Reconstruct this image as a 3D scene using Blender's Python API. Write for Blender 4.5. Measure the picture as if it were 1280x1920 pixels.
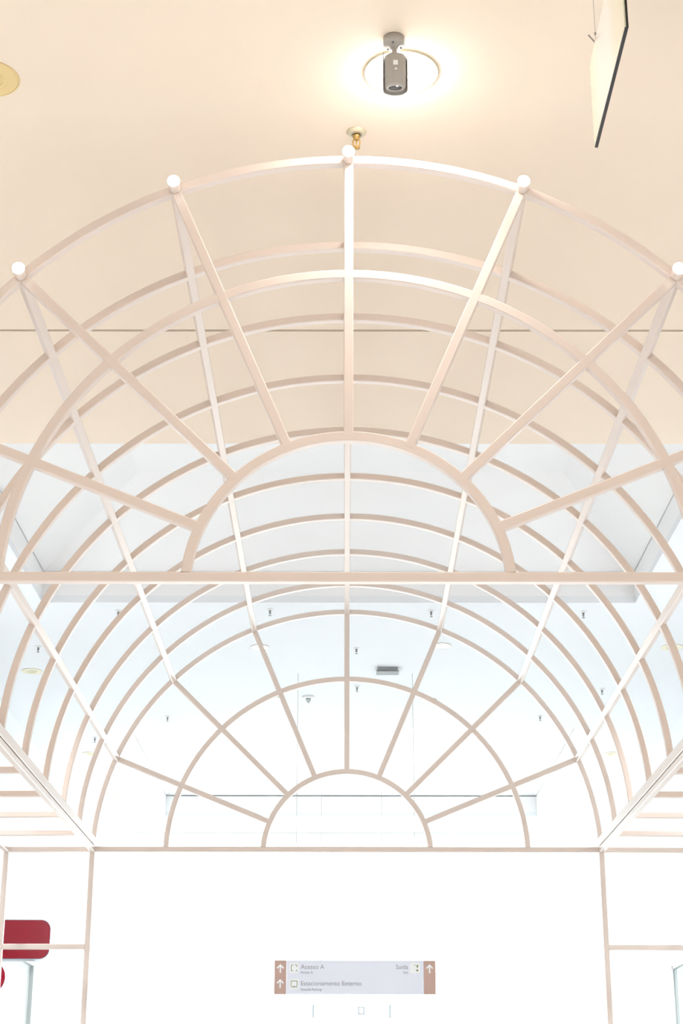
import bpy, bmesh, math, random
from mathutils import Vector, Matrix

for o in list(bpy.data.objects):
    bpy.data.objects.remove(o, do_unlink=True)
scene = bpy.context.scene
C = scene.collection
EYE = 1.65                                   # camera height above the floor

# ------------------------------------------------------------------ camera
cam_d = bpy.data.cameras.new('camera')
cam_d.sensor_fit = 'VERTICAL'
cam_d.sensor_height = 36.0
cam_d.lens = 3150.07 * 36.0 / 1920.0
cam_d.clip_start = 0.05
cam_d.clip_end = 300
cam = bpy.data.objects.new('camera', cam_d)
C.objects.link(cam)
cam.matrix_world = (Matrix.Translation((-0.0076, 0, EYE)) @ Matrix.Rotation(0.00256, 4, 'Z')
                    @ Matrix.Rotation(math.radians(90) + 0.3563941, 4, 'X') @ Matrix.Rotation(0.001684, 4, 'Z'))
scene.camera = cam

# ------------------------------------------------------------------ world, exposure
W = bpy.data.worlds.new('world')
scene.world = W
W.use_nodes = True
bg = W.node_tree.nodes['Background']
bg.inputs[0].default_value = (0.93, 0.97, 1.0, 1)      # bright overcast sky
bg.inputs[1].default_value = 6.0
vs = scene.view_settings
vs.view_transform = 'Standard'
vs.look = 'None'
vs.gamma = 1
vs.use_curve_mapping = False
vs.exposure = 0.25
cy = scene.cycles                            # keep light paths short enough for a quick render
cy.max_bounces = 6
cy.diffuse_bounces = 4
cy.glossy_bounces = 3
cy.transparent_max_bounces = 6
cy.caustics_reflective = False
cy.caustics_refractive = False
cy.use_adaptive_sampling = True
cy.adaptive_threshold = 0.05

HALL_W = 215.0                               # beam of each fill downlight added in the hall
PASS_W = 150.0                               # beam of each fill downlight added beside the first coffer

# ------------------------------------------------------------------ materials
def s2l(c):
    c = c / 255.0
    return c / 12.92 if c <= 0.04045 else ((c + 0.055) / 1.055) ** 2.4
def rgb(r, g, b):
    return (s2l(r), s2l(g), s2l(b), 1)

def mat(name, col, rough=0.6, metal=0.0, coat=0.0, spec=0.5, noise=0.0, nscale=6.0, bump=0.0, bscale=200.0, emit=None, estr=0.0):
    m = bpy.data.materials.new(name)
    m.use_nodes = True
    nt = m.node_tree
    b = nt.nodes['Principled BSDF']
    b.inputs['Base Color'].default_value = col
    b.inputs['Roughness'].default_value = rough
    b.inputs['Metallic'].default_value = metal
    b.inputs['Coat Weight'].default_value = coat
    b.inputs['Coat Roughness'].default_value = 0.12
    b.inputs['Specular IOR Level'].default_value = spec
    if noise > 0 or bump > 0:
        tc = nt.nodes.new('ShaderNodeTexCoord')
    if noise > 0:
        n = nt.nodes.new('ShaderNodeTexNoise')
        n.inputs['Scale'].default_value = nscale
        n.inputs['Detail'].default_value = 4
        nt.links.new(tc.outputs['Object'], n.inputs['Vector'])
        r = nt.nodes.new('ShaderNodeValToRGB')
        r.color_ramp.elements[0].position = 0.3
        r.color_ramp.elements[1].position = 0.7
        r.color_ramp.elements[0].color = tuple(c * (1 - noise) for c in col[:3]) + (1,)
        r.color_ramp.elements[1].color = col
        nt.links.new(n.outputs['Fac'], r.inputs['Fac'])
        nt.links.new(r.outputs['Color'], b.inputs['Base Color'])
    if bump > 0:
        n2 = nt.nodes.new('ShaderNodeTexNoise')
        n2.inputs['Scale'].default_value = bscale
        nt.links.new(tc.outputs['Object'], n2.inputs['Vector'])
        bp = nt.nodes.new('ShaderNodeBump')
        bp.inputs['Strength'].default_value = bump
        bp.inputs['Distance'].default_value = 0.002
        nt.links.new(n2.outputs['Fac'], bp.inputs['Height'])
        nt.links.new(bp.outputs['Normal'], b.inputs['Normal'])
    if emit:
        b.inputs['Emission Color'].default_value = emit
        b.inputs['Emission Strength'].default_value = estr
    return m

M = {}
M['cream'] = mat('cream_ceiling_paint', rgb(244, 229, 211), 0.9, noise=0.02, nscale=1.5, spec=0.2)
M['white'] = mat('white_paint', rgb(238, 240, 243), 0.85, noise=0.015, nscale=1.2, spec=0.2)
M['coffer'] = mat('coffer_paint', rgb(247, 247, 247), 0.85, noise=0.015, nscale=1.2, spec=0.2)
M['wall'] = mat('wall_paint', rgb(242, 243, 244), 0.8, noise=0.01, nscale=1.0, spec=0.3)
M['gap'] = mat('shadow_gap', rgb(120, 118, 112), 0.9)
M['floor'] = mat('pale_stone', rgb(230, 229, 228), 0.35, noise=0.06, nscale=2.5)
M['ground'] = mat('outdoor_paving', rgb(205, 205, 202), 0.8, noise=0.1, nscale=1.5)
M['beige'] = mat('beige_powder_coat', rgb(224, 209, 199), 0.33, coat=0.15, noise=0.015, nscale=9.0)
M['bulb'] = mat('lit_bulb', (1, 1, 1, 1), 0.4, emit=(1, 0.97, 0.92, 1), estr=9.0)
M['lens'] = mat('lit_lens', (1, 1, 1, 1), 0.4, emit=(1, 0.97, 0.92, 1), estr=65.0)
M['lens_fill'] = mat('lit_lens_fill', (1, 1, 1, 1), 0.4, emit=(1, 0.96, 0.89, 1), estr=15.0)
M['lens_far'] = mat('lit_lens_daylight', (1, 1, 1, 1), 0.4, emit=(1, 0.96, 0.9, 1), estr=14.0)
M['shop'] = mat('lit_fill_panel', (1, 1, 1, 1), 0.4, emit=(1, 0.97, 0.93, 1), estr=30.0)
M['gold'] = mat('gold_reflector', rgb(233, 208, 150), 0.5, metal=0.2)
M['palegold'] = mat('pale_reflector', rgb(240, 234, 208), 0.5)
M['whitemetal'] = mat('white_metal', rgb(238, 238, 236), 0.4)
M['grey'] = mat('grey_plastic', rgb(176, 171, 164), 0.45)
M['darkgrey'] = mat('dark_grey_plastic', rgb(120, 122, 122), 0.5)
M['midgrey'] = mat('mid_grey_plastic', rgb(150, 152, 152), 0.5)
M['black'] = mat('black_edge', rgb(24, 22, 26), 0.4)
M['brass'] = mat('brass', rgb(196, 160, 96), 0.35, metal=0.8)
M['dish'] = mat('pale_metal_dish', rgb(206, 198, 172), 0.4, metal=0.4)
M['wire'] = mat('steel_wire', rgb(170, 165, 158), 0.4, metal=0.7)
M['sticker'] = mat('white_sticker', rgb(246, 246, 244), 0.5)
M['red'] = mat('gloss_red', rgb(170, 6, 40), 0.12, coat=0.1)
M['chrome'] = mat('chrome', rgb(138, 138, 154), 0.2, metal=1.0)
M['lavender'] = mat('lavender_sign_panel', rgb(238, 240, 250), 0.35)
M['taupe'] = mat('taupe_sign_panel', rgb(202, 168, 154), 0.4)
M['icon'] = mat('white_icon', rgb(250, 250, 250), 0.5)
M['print'] = mat('grey_print', rgb(168, 162, 172), 0.6)
M['olive'] = mat('olive_print', rgb(128, 138, 92), 0.6)
M['smallsign'] = mat('backlit_sign_panel', rgb(250, 250, 250), 0.4, emit=(1, 1, 1, 1), estr=0.22)
M['paleprint'] = mat('pale_blue_print', rgb(212, 219, 226), 0.6)
M['frame'] = mat('aluminium_frame', rgb(196, 202, 202), 0.4, metal=0.3)

for k_ in ('lens_fill', 'lens_far', 'bulb'):
    M[k_].cycles.emission_sampling = 'NONE'      # small, weak emitters beside the lamps' own beams

def glass_mat():
    m = bpy.data.materials.new('thin_glass')
    m.use_nodes = True
    nt = m.node_tree
    nt.nodes.clear()
    out = nt.nodes.new('ShaderNodeOutputMaterial')
    mix = nt.nodes.new('ShaderNodeMixShader')
    tr = nt.nodes.new('ShaderNodeBsdfTransparent')
    tr.inputs[0].default_value = (0.97, 0.99, 0.985, 1)
    gl = nt.nodes.new('ShaderNodeBsdfGlossy')
    gl.inputs['Roughness'].default_value = 0.02
    mix.inputs[0].default_value = 0.06
    nt.links.new(tr.outputs[0], mix.inputs[1])
    nt.links.new(gl.outputs[0], mix.inputs[2])
    nt.links.new(mix.outputs[0], out.inputs[0])
    return m
M['glass'] = glass_mat()

def board_mat():
    # glossy board, middle whitened for lamp sheen, pale green / straw towards its ends (object Y runs along the board)
    m = mat('glossy_board', rgb(244, 243, 234), 0.22, coat=1.0)
    nt = m.node_tree
    b = nt.nodes['Principled BSDF']
    tc = nt.nodes.new('ShaderNodeTexCoord')
    sep = nt.nodes.new('ShaderNodeSeparateXYZ')
    nt.links.new(tc.outputs['Object'], sep.inputs[0])
    mp = nt.nodes.new('ShaderNodeMapRange')
    mp.inputs['From Min'].default_value = -0.24
    mp.inputs['From Max'].default_value = 0.24
    nt.links.new(sep.outputs['Y'], mp.inputs['Value'])
    r = nt.nodes.new('ShaderNodeValToRGB')
    e = r.color_ramp.elements
    e[0].position = 0.0; e[0].color = rgb(224, 230, 196)
    e[1].position = 1.0; e[1].color = rgb(228, 231, 200)
    for p, c in ((0.12, (240, 238, 208)), (0.26, (240, 243, 222)), (0.42, (253, 253, 250)), (0.7, (253, 253, 249)), (0.86, (243, 243, 226))):
        n = e.new(p); n.color = rgb(*c)
    nt.links.new(mp.outputs[0], r.inputs[0])
    nt.links.new(r.outputs[0], b.inputs['Base Color'])
    return m
M['poster'] = board_mat()

# ------------------------------------------------------------------ mesh helpers
def obj(name, bm, m, parent=None, smooth=False):
    me = bpy.data.meshes.new(name)
    bmesh.ops.recalc_face_normals(bm, faces=bm.faces)
    bm.to_mesh(me)
    bm.free()
    me.materials.append(M[m])
    if smooth:
        for p in me.polygons: p.use_smooth = True
    o = bpy.data.objects.new(name, me)
    C.objects.link(o)
    if parent: o.parent = parent
    return o

def empty(name, loc=(0, 0, 0), rz=0):
    o = bpy.data.objects.new(name, None)
    o.empty_display_size = 0.1
    C.objects.link(o)
    o.location = loc
    o.rotation_euler = (0, 0, rz)
    return o

def tag(o, label, cat, group=None):
    o['label'] = label; o['category'] = cat
    if group: o['group'] = group
    return o

def struct(o):
    o['kind'] = 'structure'
    return o

def box(bm, x0, x1, y0, y1, z0, z1, bev=0.0):
    r = bmesh.ops.create_cube(bm, size=1)
    for v in r['verts']:
        v.co = Vector((x0 + (v.co.x + .5) * (x1 - x0), y0 + (v.co.y + .5) * (y1 - y0), z0 + (v.co.z + .5) * (z1 - z0)))
    if bev > 0:
        ed = list({e for v in r['verts'] for e in v.link_edges})
        bmesh.ops.bevel(bm, geom=ed, offset=bev, segments=2, affect='EDGES', profile=0.5)
    return bm

def bx(*a, **k):
    return box(bmesh.new(), *a, **k)

def sweep(bm, pts, us, vs_, w, h, ch=0.0025, closed=False):
    """chamfered rectangular tube through pts; us / vs_ are the section axes at each point"""
    a, b = w / 2, h / 2
    prof = [(a - ch, -b), (a, -b + ch), (a, b - ch), (a - ch, b), (-a + ch, b), (-a, b - ch), (-a, -b + ch), (-a + ch, -b)]
    rings = []
    for p, u, v in zip(pts, us, vs_):
        rings.append([bm.verts.new(Vector(p) + Vector(u) * x + Vector(v) * y) for x, y in prof])
    n = len(prof)
    for r0, r1 in zip(rings, rings[1:]):
        for i in range(n):
            bm.faces.new((r0[i], r0[(i + 1) % n], r1[(i + 1) % n], r1[i]))
    bm.faces.new(rings[0]); bm.faces.new(list(reversed(rings[-1])))
    return bm

def bar(p0, p1, w, h, side=None):
    p0, p1 = Vector(p0), Vector(p1)
    d = (p1 - p0).normalized()
    u = Vector(side) if side else (Vector((0, 1, 0)) if abs(d.y) < 0.9 else Vector((1, 0, 0)))
    u = (u - d * u.dot(d)).normalized()
    v = d.cross(u)
    return sweep(bmesh.new(), [p0, p1], [u, u], [v, v], w, h)

def lathe(bm, prof, seg=32, center=(0, 0, 0), axis='Z'):
    """revolve (r, z) pairs; axis 'Z' (up) or 'Y'"""
    c = Vector(center)
    rings = []
    for r, z in prof:
        ring = []
        for k in range(seg):
            a = 2 * math.pi * k / seg
            x, y = r * math.cos(a), r * math.sin(a)
            ring.append(bm.verts.new(c + (Vector((x, y, z)) if axis == 'Z' else Vector((x, z, y)))))
        rings.append(ring)
    for r0, r1 in zip(rings, rings[1:]):
        for k in range(seg):
            bm.faces.new((r0[k], r0[(k + 1) % seg], r1[(k + 1) % seg], r1[k]))
    if prof[0][0] > 1e-6: bm.faces.new(rings[0])
    if prof[-1][0] > 1e-6: bm.faces.new(list(reversed(rings[-1])))
    bmesh.ops.remove_doubles(bm, verts=bm.verts, dist=1e-6)
    return bm

def prism(bm, poly, y0, y1):
    """extrude an (x, z) outline along Y"""
    a = [bm.verts.new((x, y0, z)) for x, z in poly]
    b = [bm.verts.new((x, y1, z)) for x, z in poly]
    n = len(poly)
    bm.faces.new(a); bm.faces.new(list(reversed(b)))
    for i in range(n):
        bm.faces.new((a[i], b[i], b[(i + 1) % n], a[(i + 1) % n]))
    return bm

def rrect(x0, x1, z0, z1, r, n=8, round_left=True):
    pts = []
    for cx, cz, a0, rr in ((x1 - r, z1 - r, 0, r), (x0 + r, z1 - r, 90, r), (x0 + r, z0 + r, 180, r), (x1 - r, z0 + r, 270, r)):
        for k in range(n + 1):
            a = math.radians(a0 + 90 * k / n)
            pts.append((cx + rr * math.cos(a), cz + rr * math.sin(a)))
    return pts

def dup(root, loc):
    r = root.copy(); C.objects.link(r); r.location = loc
    for ch in list(root.children):
        c = ch.copy(); C.objects.link(c); c.parent = r
        for g in list(ch.children):
            d = g.copy(); C.objects.link(d); d.parent = c
    return r

# ------------------------------------------------------------------ the setting
HC = EYE + 2.72                 # ceiling level
WX = 2.30                       # half width of the passage beyond the hall
HX = 6.0                        # half width of the hall in front
Y_EDGE = 6.487                  # where the cream ceiling ends
Y_END = 16.0

fl = struct(obj('floor', bx(-9, 9, -4.5, Y_END + 0.6, -0.12, 0), 'floor'))
struct(obj('floor', bx(-60, 60, Y_END + 0.6, 90, -0.2, -0.05), 'ground'))

# cream ceiling over the hall, two boards with an open joint between them
struct(obj('ceiling', bx(-HX, HX, -4.5, 5.428, HC, HC + 0.05), 'cream'))
struct(obj('ceiling', bx(-HX, HX, 5.444, Y_EDGE, HC, HC + 0.05), 'cream'))
struct(obj('trim_1', bx(-HX, HX, 5.40, 5.47, HC + 0.055, HC + 0.07), 'gap'))

def coffer(x0, x1, y0, y1, tx0, tx1, ty0, ty1, zlip, ztop):
    """lip, open shadow joint, splayed sides and top board of one ceiling coffer"""
    bm = bmesh.new()
    for a in ((x0 - .05, x0, y0, y1), (x1, x1 + .05, y0, y1), (x0 - .05, x1 + .05, y1, y1 + .05), (x0 - .05, x1 + .05, y0 - .05, y0)):
        box(bm, *a, HC + (0.06 if a[3] == y0 else 0.04), zlip)
    lip = struct(obj('ceiling', bm, 'coffer'))
    bm = bmesh.new()
    g = 0.012
    lo = [bm.verts.new(p) for p in ((x0, y0, zlip + g), (x1, y0, zlip + g), (x1, y1, zlip + g), (x0, y1, zlip + g))]
    hi = [bm.verts.new(p) for p in ((tx0, ty0, ztop), (tx1, ty0, ztop), (tx1, ty1, ztop), (tx0, ty1, ztop))]
    out = [bm.verts.new(p) for p in ((x0 - .1, y0 - .1, zlip + g), (x1 + .1, y0 - .1, zlip + g), (x1 + .1, y1 + .1, zlip + g), (x0 - .1, y1 + .1, zlip + g))]
    oh = [bm.verts.new(p) for p in ((tx0 - .1, ty0 - .1, ztop + .1), (tx1 + .1, ty0 - .1, ztop + .1), (tx1 + .1, ty1 + .1, ztop + .1), (tx0 - .1, ty1 + .1, ztop + .1))]
    for i in range(4):
        j = (i + 1) % 4
        bm.faces.new((lo[i], lo[j], hi[j], hi[i]))
        bm.faces.new((lo[i], lo[j], out[j], out[i]))
        bm.faces.new((out[i], out[j], oh[j], oh[i]))
    bm.faces.new(hi); bm.faces.new(oh)
    struct(obj('ceiling', bm, 'coffer'))
    bm = bmesh.new()      # dark backing of the joint
    for a in ((x0 - .09, x0 - .06, y0, y1), (x1 + .06, x1 + .09, y0, y1), (x0 - .06, x1 + .06, y1 + .06, y1 + .09)):
        box(bm, *a, zlip - .02, zlip + g)
    struct(obj('trim_2', bm, 'gap'))

coffer(-1.655, 1.565, Y_EDGE, 8.717, -1.086, 1.119, 7.08, 8.10, EYE + 2.886, EYE + 3.235)
coffer(-1.63, 1.72, 11.694, 15.17, -1.05, 1.12, 12.40, 14.45, EYE + 2.896, EYE + 3.24)

# white ceiling of the passage, laid around the two coffers
for a in ((-WX - .2, -1.655, Y_EDGE, 8.717), (1.565, WX + .2, Y_EDGE, 8.717), (-WX - .2, WX + .2, 8.717, 11.694),
          (-WX - .2, -1.63, 11.694, 15.17), (1.72, WX + .2, 11.694, 15.17), (-WX - .2, WX + .2, 15.17, Y_END + .2)):
    struct(obj('ceiling', bx(*a, HC, HC + 0.04), 'white'))

# passage walls with a shop opening each, hall return walls and hall side walls
def side_wall(name, s, yo0, yo1, zo):
    bm = bmesh.new()
    x0, x1 = sorted((s * WX, s * (WX + .2)))
    box(bm, x0, x1, Y_EDGE, yo0, 0, HC)
    box(bm, x0, x1, yo1, Y_END, 0, HC)
    box(bm, x0, x1, yo0, yo1, zo, HC)
    return struct(obj(name, bm, 'wall'))
side_wall('wall_left', -1, 9.0, 12.75, EYE + 1.20)
side_wall('wall_right', 1, 9.0, 12.26, EYE + 1.14)
for s, nm in ((-1, 'wall_left'), (1, 'wall_right')):
    x0, x1 = sorted((s * WX, s * HX))
    struct(obj(nm, bx(x0, x1, Y_EDGE, Y_EDGE + .2, 0, HC), 'wall'))
    x0, x1 = sorted((s * HX, s * (HX + .2)))
    struct(obj(nm, bx(x0, x1, -4.5, Y_EDGE + .2, 0, HC + .05), 'wall'))
    # shop room behind the opening
    yo1 = 12.75 if s < 0 else 12.26
    zo = EYE + (1.20 if s < 0 else 1.14)
    bm = bmesh.new()
    x0, x1 = sorted((s * (WX + .2), s * (WX + 2.2)))
    box(bm, x0, x1, yo1, yo1 + .1, 0, zo + .5)
    box(bm, x0, x1, 8.9, 9.0, 0, zo + .5)
    box(bm, x0, x1, 9.0, yo1, zo + .4, zo + .5)
    xa, xb = sorted((s * (WX + 2.2), s * (WX + 2.3)))
    box(bm, xa, xb, 8.9, yo1 + .1, 0, zo + .5)
    struct(obj(nm, bm, 'white'))
    lp = tag(empty('shop_fill_light', (s * (WX + 1.2), 10.6, zo + .4)), 'unseen square fill panel added inside the %s shop' % ('left' if s < 0 else 'right'), 'light')  # fill panel added out of view to brighten the shop interior
    obj('panel_frame', bx(-.32, .32, -.32, .32, -.012, 0, bev=.002), 'whitemetal', lp)
    obj('diffuser', bx(-.30, .30, -.30, .30, -.016, -.011), 'shop', lp)
    # shop window: frame and glass
    w = struct(empty('window_1' if s < 0 else 'window_2', (s * (WX + .012), 9.0, 0)))
    L = yo1 - 9.0
    bm = bmesh.new()
    for y in (0.0, L / 3 - .02, 2 * L / 3 - .02, L - .022):
        box(bm, -.010, .020, y, y + .022, 0, zo)
    box(bm, -.010, .020, 0, L, zo - .022, zo)
    obj('window_frame', bm, 'frame', w)
    for k in range(3):
        obj('pane', bx(-.004, .004, .03 + k * L / 3, (k + 1) * L / 3 - .01, .02, zo - .03), 'glass', w)

struct(obj('wall_back_added', bx(-HX - .2, HX + .2, -4.7, -4.5, 0, HC + .05), 'wall'))  # unseen wall added to cut the sky light from behind the camera

# glazed end of the passage
w = struct(empty('window_3', (0, Y_END + .1, 0)))
obj('window_frame', bx(-WX, WX, -.04, .04, HC - .10, HC, bev=.004), 'whitemetal', w)
for k in range(4):
    x0 = -WX + k * WX / 2
    obj('pane', bx(x0 + .004, x0 + WX / 2 - .004, -.006, .006, .02, HC - .10), 'glass', w)

# ------------------------------------------------------------------ the arched pergola
R, R2, R3 = 1.25, 0.8905, 0.4122
EL = 0.9926
ZH = EYE + 1.3032               # centre of the arches
ZC = ZH + 0.0228                # tie bar level
Y0, STEP, NA = 4.0414, 0.47556, 10
YB = Y0 + STEP * (NA - 1)
T = 0.026
XO = 1.672                      # outer posts of the side bays
perg = empty('arched_pergola', (0, (Y0 + YB) / 2, 0))
tag(perg, 'beige painted metal barrel-vault pergola with fan-shaped ends standing under the ceiling', 'pergola')
PINV = Matrix.Translation((0, -(Y0 + YB) / 2, 0))

def pobj(name, bm, m='beige', parent=perg, smooth=False):
    bm.transform(PINV)
    return obj(name, bm, m, parent, smooth)

def arc(y, r, t, depth, a0, a1, n=72):
    pts, us, vs_ = [], [], []
    for k in range(n + 1):
        a = math.radians(a0 + (a1 - a0) * k / n)
        pts.append((r * math.cos(a), y, ZH + EL * r * math.sin(a)))
        us.append((math.cos(a), 0, math.sin(a)))
        vs_.append((0, 1, 0))
    return sweep(bmesh.new(), pts, us, vs_, t, depth)

BEAM_H = 0.042
zb1 = ZC + T / 2 + BEAM_H + 0.005           # top of the upper spring beam: the arches land here
aland = math.degrees(math.asin((zb1 - ZH) / (R * EL)))
tip = math.degrees(math.asin((ZC + T / 2 - ZH) / (R2 * EL)))
for i in range(NA):
    pobj('arch', arc(Y0 + i * STEP, R, T, T, aland, 180 - aland))
for y in (Y0, YB):
    for r in (R2, R3):
        a = math.degrees(math.asin((ZC + T / 2 - ZH) / (r * EL)))
        pobj('fan_arc', arc(y, r, T, T - 0.001, a, 180 - a, 56))
    for k in range(1, 8):
        a = math.radians(22.5 * k)
        c, s = math.cos(a), math.sin(a)
        p0 = (R3 * c, y, ZH + EL * R3 * s)
        p1 = ((R - T * .45) * c, y, ZH + EL * (R - T * .45) * s)
        d = 1.006
        pobj('spoke', bar(p0, p1, T - 0.0004, T, (0, 1, 0)))
    pobj('tie_bar', bar((-R - T / 2, y, ZC), (R + T / 2, y, ZC), T, T, (0, 1, 0)))
for k in range(1, 8):                        # purlins running along the vault
    a = math.radians(22.5 * k)
    c, s = math.cos(a), math.sin(a)
    x, z = R * c, ZH + EL * R * s
    pobj('purlin', bar((x, Y0 + T / 2, z), (x, YB + T / 2, z), T, T + .002, (-s, 0, c)))
for s in (-1, 1):
    x = s * R
    pobj('spring_beam', bar((x, Y0 - T / 2, zb1 - BEAM_H / 2), (x, YB + T / 2, zb1 - BEAM_H / 2), T, BEAM_H, (1, 0, 0)))
    pobj('side_beam', bar((x + s * .001, Y0 + T / 2, ZC), (x + s * .001, YB - T / 2, ZC), T, T, (1, 0, 0)))
    xo = s * XO
    pobj('outer_beam', bar((xo, Y0 + T / 2, ZC), (xo, YB - T / 2, ZC), T, T, (1, 0, 0)))
    for i in range(NA):
        y = Y0 + i * STEP
        pobj('side_bar', bar((x + s * T / 2, y, ZC), (xo - s * T / 2, y, ZC), T, T, (0, 1, 0)))
    for y in (Y0, YB):
        for px in (x, xo):
            pobj('post', bar((px, y, 0), (px, y, ZC + (-T / 2 if px == x else T / 2)), T, T, (0, 1, 0)))
        z = EYE + 0.86
        while z > 0.1:
            pobj('rail', bar((x + s * T / 2, y, z), (xo - s * T / 2, y, z), T - .001, T - .001, (0, 1, 0)))
            z -= 0.465
# marquee bulbs on the nodes of the front arch
proto = None
for k in range(1, 8):
    a = math.radians(22.5 * k)
    x, z = R * math.cos(a), ZH + EL * R * math.sin(a)
    bm = lathe(bmesh.new(), [(0, 0), (.0150, 0), (.0158, -.004), (.0158, -.036), (.0145, -.038), (0, -.038)], 24, (0, 0, 0), 'Y')
    so = obj('lamp_socket', bm, 'beige', perg, True)
    so.location = (x, Y0 - T / 2 - (Y0 + YB) / 2, z)
    pr = [(.0140, -.037)] + [(.0172 * math.cos(t), -.041 - .012 * math.sin(t)) for t in [q * math.pi / 16 for q in range(0, 9)]]
    pr[-1] = (0, pr[-1][1])
    bm = lathe(bmesh.new(), pr, 24, (0, 0, 0), 'Y')
    b = obj('bulb', bm, 'bulb', so, True)

# ------------------------------------------------------------------ ceiling fittings
def downlight(name, loc, r, lit, lens_mat='lens', drop=0.028, refl='gold'):
    t = empty(name, loc)
    bm = lathe(bmesh.new(), [(r, 0), (r, -.003), (r - .002, -.005), (r - .004, -.005), (r - .005, -.003), (r - .005, 0)], 64)
    obj('trim_ring', bm, 'dish' if lit else refl, t, True)
    if lit:
        ri = r - .006
        pr = [(ri, -.001)] + [(ri * math.cos(q * math.pi / 20), -.001 - drop * math.sin(q * math.pi / 20)) for q in range(0, 11)]
        pr[-1] = (0, pr[-1][1])
        obj('lens', lathe(bmesh.new(), pr, 48), lens_mat, t, True)
    else:
        pr = [(r - .005, -.004), (r * .62, -.0045)]
        obj('reflector', lathe(bmesh.new(), pr + [(r * .60, -.002), (0, -.002)], 48), refl, t, False)
        for q in (.5, .38, .26):
            obj('reflector_ring', lathe(bmesh.new(), [(r * q, -.002), (r * q, -.006), (r * (q - .04), -.006), (r * (q - .04), -.002)], 40), refl, t, False)
    return t

def beam(o, watts, deg, col=(1, 0.99, 0.98)):
    sl = bpy.data.lights.new('downlight_beam', 'SPOT')
    sl.energy = watts
    sl.color = col
    sl.spot_size = math.radians(deg)
    sl.spot_blend = 0.6
    sl.shadow_soft_size = 0.07
    so = bpy.data.objects.new('downlight_beam', sl)
    C.objects.link(so); so.parent = o; so.location = (0, 0, -.035)
    return o
tag(beam(downlight('downlight', (0.143, 3.871, HC), .102, True), HALL_W * .1, 95), 'glaring round lit downlight with thin gold rim behind the hanging camera', 'light')
tag(downlight('downlight', (-0.987, 3.898, HC), .085, False), 'unlit gold-coloured round downlight cut off by the left edge of the photo', 'light')
far_lit = [((-.514, 9.596), 'lit white downlight left of centre on the far white ceiling, nearer row'),
           ((.56, 9.558), 'lit white downlight right of centre on the far white ceiling, nearer row'),
           ((-.481, 10.847), 'lit white downlight left of centre on the far white ceiling, farther row'),
           ((.543, 10.871), 'lit white downlight right of centre on the far white ceiling, farther row')]
p = None
for (x, y), lab in far_lit:
    if p is None:
        o = p = downlight('downlight', (x, y, HC), .055, True, 'lens_far', .006)
    else:
        o = dup(p, (x, y, HC))
    tag(o, lab, 'light', 'lit downlights of the far ceiling')
far_off = [((-1.959, 10.148), 'unlit yellowish downlight on far white ceiling, nearest of the left row'),
           ((-1.934, 12.552), 'unlit yellowish downlight on far white ceiling, middle of the left row'),
           ((-1.931, 14.297), 'unlit yellowish downlight on far white ceiling, farthest of the left row'),
           ((1.92, 9.587), 'unlit yellowish downlight on far white ceiling, nearest of the right row'),
           ((1.997, 12.531), 'unlit yellowish downlight on far white ceiling, middle of the right row'),
           ((2.005, 14.272), 'unlit yellowish downlight on far white ceiling, farthest of the right row')]
p = None
for (x, y), lab in far_off:
    if p is None:
        o = p = downlight('downlight', (x, y, HC), .065, False, refl='palegold')
    else:
        o = dup(p, (x, y, HC))
    tag(o, lab, 'light', 'unlit downlights of the far ceiling')

# unseen fill lamps added to brighten the hall, same fitting
p = None
for y, row in ((-2.6, 'rearmost'), (-0.4, 'second'), (2.2, 'third'), (4.8, 'farthest')):
    for x, col in ((-4.3, 'outer left'), (-2.3, 'inner left'), (2.3, 'inner right'), (4.3, 'outer right')):
        if p is None:
            o = p = beam(downlight('downlight', (x, y, HC), .102, True, 'lens_fill', .004), HALL_W, 92)
        else:
            o = dup(p, (x, y, HC))
        tag(o, 'unseen fill downlight added in the cream ceiling beside the pergola, %s row, %s' % (row, col), 'light', 'added hall fill lights beside the pergola')
p = None
for y, row in ((6.95, 'nearer'), (8.3, 'farther')):  # fill lamps added out of view to brighten the first coffer
    for x, col in ((-1.96, 'left'), (1.96, 'right')):
        if p is None:
            o = p = beam(downlight('downlight', (x, y, HC), .065, True, 'lens_far', .004), PASS_W, 92, (.86, .94, 1))
        else:
            o = dup(p, (x, y, HC))
        tag(o, 'unseen fill downlight added %s of the first coffer, %s of the pair' % (col, row), 'light', 'added fill lights beside the first coffer')

# sprinklers
def sprinkler_near(loc):
    t = empty('sprinkler', loc)
    obj('dish', lathe(bmesh.new(), [(.029, 0), (.029, -.002), (.022, -.008), (.012, -.011), (.012, 0)], 32), 'dish', t, True)
    obj('body', lathe(bmesh.new(), [(.0105, -.008), (.0105, -.018), (.007, -.020), (.007, -.026), (0, -.026)], 20), 'brass', t, True)
    for s in (-1, 1):
        bm = sweep(bmesh.new(), [(s * .006, 0, -.022), (s * .0105, 0, -.032), (s * .009, 0, -.044), (s * .002, 0, -.052)], [(0, 1, 0)] * 4, [(1, 0, 0)] * 4, .005, .004, .0008)
        obj('frame_arm', bm, 'brass', t)
    obj('glass_tube', lathe(bmesh.new(), [(0, -.026), (.0022, -.027), (.0022, -.046), (0, -.048)], 12), 'brass', t, True)
    bm = lathe(bmesh.new(), [(0, -.049), (.004, -.050), (.010, -.052), (.0105, -.054), (0, -.055)], 20)
    obj('deflector', bm, 'brass', t, True)
    return t
tag(sprinkler_near((.023, 4.163, HC)), 'brass sprinkler head with pale dish just above the top of the pergola', 'sprinkler')

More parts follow.
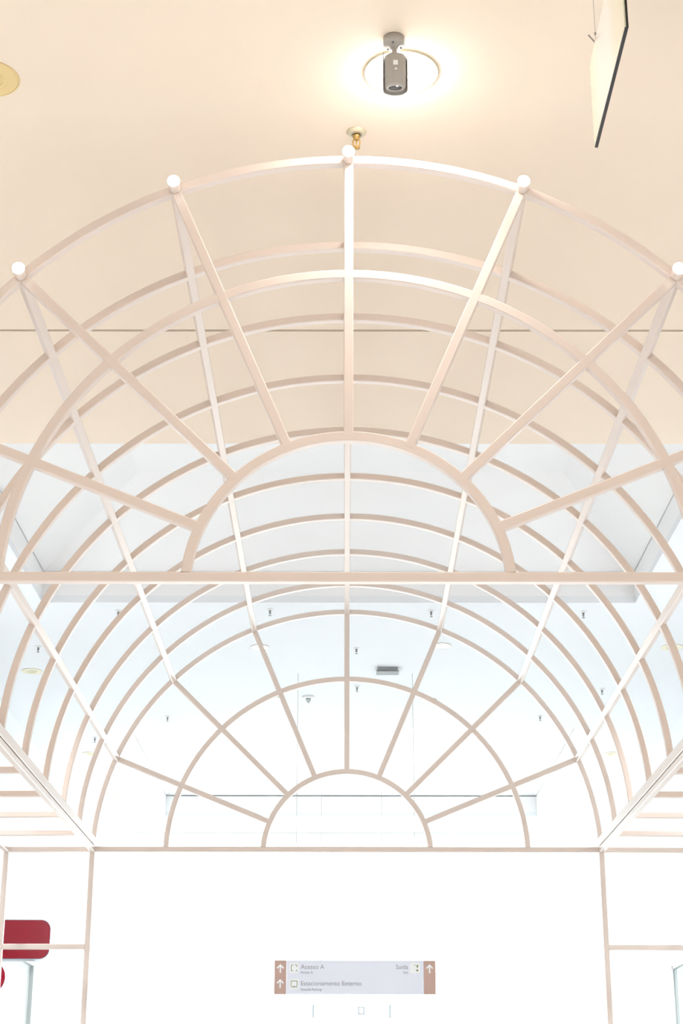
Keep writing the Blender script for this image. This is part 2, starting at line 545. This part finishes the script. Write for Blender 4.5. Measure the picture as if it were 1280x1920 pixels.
def sprinkler_far(loc):
    t = empty('sprinkler', loc)
    obj('dish', lathe(bmesh.new(), [(.018, 0), (.018, -.003), (.008, -.008), (.008, 0)], 20), 'whitemetal', t, True)
    obj('stem', lathe(bmesh.new(), [(.006, -.006), (.006, -.026), (0, -.026)], 12), 'midgrey', t, True)
    obj('deflector', lathe(bmesh.new(), [(0, -.030), (.004, -.031), (.008, -.034), (.008, -.036), (0, -.036)], 12), 'midgrey', t, True)
    return t
spr = [((-1.259, 8.868), 'small grey sprinkler beside the beige coffer edge, leftmost of the front row of four'),
       ((-.422, 8.845), 'small grey sprinkler beside the beige coffer edge, second from left in the front row'),
       ((.464, 8.863), 'small grey sprinkler beside the beige coffer edge, third from left in the front row'),
       ((1.303, 8.88), 'small grey sprinkler beside the beige coffer edge, rightmost of the front row of four'),
       ((-1.823, 9.589), 'small grey sprinkler at far left of the white ceiling above an unlit downlight'),
       ((.058, 9.617), 'small grey sprinkler near the middle of the far ceiling, between the nearer lit downlights'),
       ((.067, 10.522), 'small grey sprinkler near the middle of the far ceiling, behind the grey box'),
       ((-1.233, 11.346), 'small grey sprinkler on the far ceiling left, in front of the second coffer'),
       ((1.33, 11.318), 'small grey sprinkler on the far ceiling right, in front of the second coffer'),
       ((-1.826, 12.008), 'small grey sprinkler by the left wall, beside the second coffer'),
       ((1.65, 10.584), 'small grey sprinkler on the far ceiling, between pergola arches at the right'),]
p = None
for (x, y), lab in spr:
    if p is None:
        o = p = sprinkler_far((x, y, HC))
    else:
        o = dup(p, (x, y, HC))
    tag(o, lab, 'sprinkler', 'sprinklers of the far ceiling')

# grey ceiling box and pale detector on the far ceiling
t = tag(empty('ceiling_box', (.253, 10.10, HC)), 'flat grey box mounted on the far white ceiling right of centre', 'box')
obj('housing', bx(-.062, .062, -.06, .02, -.022, 0, bev=.003), 'midgrey', t)
obj('bottom_cover', bx(-.070, .070, -.064, .03, -.030, -.022, bev=.003), 'darkgrey', t)
t = tag(empty('smoke_detector', (-.251, 10.788, HC)), 'pale round detector with a small stem on the far white ceiling', 'detector')
obj('base', lathe(bmesh.new(), [(.042, 0), (.042, -.008), (.036, -.014), (.018, -.016), (.018, 0)], 28), 'whitemetal', t, True)
obj('sensor', lathe(bmesh.new(), [(.018, -.014), (.017, -.026), (.009, -.042), (0, -.046)], 24), 'frame', t, True)

# surveillance camera hanging in front of the lit downlight
t = tag(empty('surveillance_camera', (.119, 3.721, HC)), 'grey bullet surveillance camera hanging from the cream ceiling in front of the glaring downlight', 'camera')
b = obj('mount', lathe(bmesh.new(), [(.0285, 0), (.0285, -.020), (.026, -.024), (.012, -.025), (.010, -.034), (0, -.034)], 36), 'grey', t, True)
for a in (20, 140, 260):
    a = math.radians(a)
    obj('screw', lathe(bmesh.new(), [(0, -.0235), (.003, -.0255), (.003, -.0275), (0, -.0275)], 10, (.020 * math.cos(a), .020 * math.sin(a), 0)), 'darkgrey', b, True)
bm = sweep(bmesh.new(), [(0, 0, -.030), (.001, -.001, -.042), (.002, 0, -.056)], [(1, 0, 0)] * 3, [(0, 1, 0)] * 3, .013, .013, .003)
obj('neck', bm, 'grey', t)
bodyT = Matrix.Translation((.003, .002, -.050)) @ Matrix.Rotation(math.radians(10), 4, 'X')
def cobj(name, bm, m, parent, smooth=True):
    bm.transform(bodyT); return obj(name, bm, m, parent, smooth)
bd = cobj('body', lathe(bmesh.new(), [(0, 0), (.016, 0), (.027, -.006), (.029, -.012), (.029, -.088), (.026, -.094), (.019, -.096), (.018, -.090), (0, -.090)], 36), 'grey', t)
bm = bmesh.new()                                        # curved sun shield over the back half of the barrel
n = 20
rows = []
for zz in (.004, -.100):
    rows.append([[bm.verts.new((rr * math.cos(math.radians(-15 + 210 * k / n)), rr * math.sin(math.radians(-15 + 210 * k / n)), zz)) for k in range(n + 1)] for rr in (.0315, .0335)])
for k in range(n):
    for q in (0, 1):
        bm.faces.new((rows[0][q][k], rows[0][q][k + 1], rows[1][q][k + 1], rows[1][q][k]))
    for z_ in (0, 1):
        bm.faces.new((rows[z_][0][k], rows[z_][0][k + 1], rows[z_][1][k + 1], rows[z_][1][k]))
for k in (0, n):
    bm.faces.new((rows[0][0][k], rows[0][1][k], rows[1][1][k], rows[1][0][k]))
cobj('sun_shield', bm, 'grey', t, False)
cobj('lens_glass', lathe(bmesh.new(), [(.018, -.091), (.012, -.093), (0, -.094)], 24), 'black', t)
bm = bx(-.0062, .0062, -.0305, -.0292, -.042, -.029)
cobj('sticker', bm, 'sticker', t, False)
cobj('status_light', lathe(bmesh.new(), [(.0028, -.0305), (.0028, -.0285)], 12, (.001, 0, -.053), 'Y'), 'sticker', t, False)
cobj('status_light', lathe(bmesh.new(), [(.0035, -.098), (.0035, -.094)], 12, (.004, -.020, 0)), 'sticker', t, False)

# ------------------------------------------------------------------ hanging board at the upper right
t = tag(empty('hanging_board', (.612, 3.346, EYE + 2.30)), 'glossy white board with dark edge hanging on wires at the upper right', 'sign')
obj('board', bx(-.004, .003, -.2395, .2395, .001, .243), 'poster', t)
bm = bmesh.new()
box(bm, -.0035, .0045, -.2395, .2395, -.001, .001)
box(bm, .003, .0045, -.2395, .2395, .001, .243)
box(bm, -.0005, .0045, -.2415, -.2395, -.001, .243)
box(bm, -.0005, .0045, .2395, .2415, -.001, .243)
obj('edge_frame', bm, 'black', t)
for y in (.155, -.155):
    ww = obj('wire', lathe(bmesh.new(), [(.0006, .243), (.0006, .42)], 8, (0, y, 0)), 'wire', t)
    obj('clamp', lathe(bmesh.new(), [(.003, .270), (.003, .276)], 10, (0, y, 0)), 'wire', ww)
    obj('wire_tail', bar((-.001, y, .246), (-.018, y - .004, .266), .0009, .0009), 'wire', ww)

# ------------------------------------------------------------------ direction sign under the vault
SY = 10.2
t = tag(empty('direction_sign', (.050, SY, EYE + .785)), 'hanging lavender direction sign with taupe arrow panels at both ends', 'sign')
hw, sh = .4735, .192
obj('panel', bx(-hw + .0715, hw - .0715, -.012, .012, 0, sh, bev=.002), 'lavender', t)
def text(s, x, z, size, m, parent, align='LEFT'):
    cu = bpy.data.curves.new('lettering', 'FONT')
    cu.body = s
    cu.size = size
    cu.align_x = align
    cu.extrude = 0.0004
    to = bpy.data.objects.new('tmp', cu)
    C.objects.link(to)
    bpy.context.view_layer.update()
    me = bpy.data.meshes.new_from_object(to.evaluated_get(bpy.context.evaluated_depsgraph_get()))
    bpy.data.objects.remove(to, do_unlink=True)
    me.transform(Matrix.Translation((x, -.0128, z)) @ Matrix.Rotation(math.radians(90), 4, 'X'))
    me.materials.clear(); me.materials.append(M[m])
    o = bpy.data.objects.new('lettering', me)
    C.objects.link(o); o.parent = parent
    return o
def arrow(x, z, parent):
    s = .0255
    poly = [(-.16, -1), (.16, -1), (.16, .38), (.62, -.08), (.86, .16), (0, 1.0), (-.86, .16), (-.62, -.08), (-.16, .38)]
    obj('arrow', prism(bmesh.new(), [(x + a * s, z + b * s) for a, b in poly], -.0135, -.0115), 'icon', parent)
ends = []
for s in (-1, 1):
    x0, x1 = sorted((s * hw, s * (hw - .0705)))
    e_ = obj('arrow_panel', bx(x0, x1, -.012, .012, 0, sh, bev=.002), 'taupe', t)
    arrow((x0 + x1) / 2, .145, e_)
    if s < 0: arrow((x0 + x1) / 2, .060, e_)
def icon(x, z, kind):
    o = obj('pictogram', prism(bmesh.new(), rrect(x - .029, x + .029, z - .029, z + .029, .010), -.0140, -.0118), 'icon', t)
    bm = bmesh.new()
    w_, q = .019, .003
    if kind == 'door':
        for a in ((-w_, -w_ + q, -.018, .018), (-w_, -.006, .018 - q, .018), (-w_, -.006, -.018, -.018 + q), (.004, .017, .018 - q, .018), (.014, .017, .006, .018), (.010, .017, -.018, -.012)):
            box(bm, x + a[0], x + a[1], -.0150, -.0138, z + a[2], z + a[3])
    elif kind == 'car':
        for a in ((-w_, w_, .016, .019), (-w_, -w_ + q, -.012, .019), (w_ - q, w_, -.012, .019), (-.007, .007, -.018, -.012), (-w_, -.010, -.018, -.015), (.010, w_, -.018, -.015)):
            box(bm, x + a[0], x + a[1], -.0150, -.0138, z + a[2], z + a[3])
    else:
        for a in ((.010, w_, .004, .018), (.008, w_, -.018, -.008), (-.004, .004, .015, .018)):
            box(bm, x + a[0], x + a[1], -.0150, -.0138, z + a[2], z + a[3])
    obj('pictogram_lines', bm, 'olive', o)
icon(-.357, .148, 'door'); icon(-.357, .057, 'car'); icon(.352, .148, 'exit')
text('Acesso A', -.319, .143, .036, 'print', t)
text('Access A', -.319, .117, .019, 'print', t)
text('Estacionamento Externo', -.319, .049, .036, 'print', t)
text('Outside Parking', -.319, .020, .019, 'print', t)
text('Saída', .313, .143, .036, 'print', t, 'RIGHT')
text('Exit', .313, .117, .019, 'print', t, 'RIGHT')
for x in (-.353, .361):
    obj('wire', lathe(bmesh.new(), [(.0013, sh - .004), (.0013, HC - EYE - .785)], 8, (x, 0, 0)), 'wire', t)

# small faint white sign farther back
t = tag(empty('small_white_sign', (.044, 14.0, EYE + .885)), 'faint small white sign with a square symbol below the direction sign', 'sign')
obj('panel', bx(-.316, .316, -.01, .01, 0, .115, bev=.003), 'smallsign', t)
for s in (-1, 1):
    x0, x1 = sorted((s * .316, s * .300))
    obj('end_band', bx(x0, x1, -.0108, -.0092, .010, .110), 'paleprint', t)
bm = bmesh.new()
for a in ((.052, .102, .088, .096), (.052, .060, .040, .092), (.094, .102, .040, .092), (.052, .102, .036, .044)):
    box(bm, a[0], a[1], -.0112, -.0092, a[2], a[3])
obj('square_symbol', bm, 'paleprint', t)
for x in (-.25, .25):
    obj('wire', lathe(bmesh.new(), [(.0012, .112), (.0012, 3.24 - .885)], 8, (x, 0, 0)), 'wire', t)

# ------------------------------------------------------------------ red shop sign on the left wall
t = tag(empty('red_sign', (-2.30, 11.075, EYE + .86)), 'glossy red rounded sign with chrome sides beside the pergola post at lower left', 'sign')
def shape(poly, name):
    r_ = obj(name + '_return', prism(bmesh.new(), poly, -.070, .075), 'chrome', t)
    cxp = sum(p[0] for p in poly) / len(poly); czp = sum(p[1] for p in poly) / len(poly)
    obj(name + '_face', prism(bmesh.new(), [(cxp + (x - cxp) * .985, czp + (z - czp) * .965) for x, z in poly], -.075, -.0695), 'red', t)
shape([(x, z) for x, z in rrect(.02, .409, .200, .446, .062)], 'bar')
shape([(.034 + .105 * math.cos(a), .088 + .105 * math.sin(a)) for a in [q * math.pi / 24 for q in range(48)]], 'disc')
obj('bracket', bx(-.01, .03, -.03, .03, -.02, .46, bev=.003), 'frame', t)
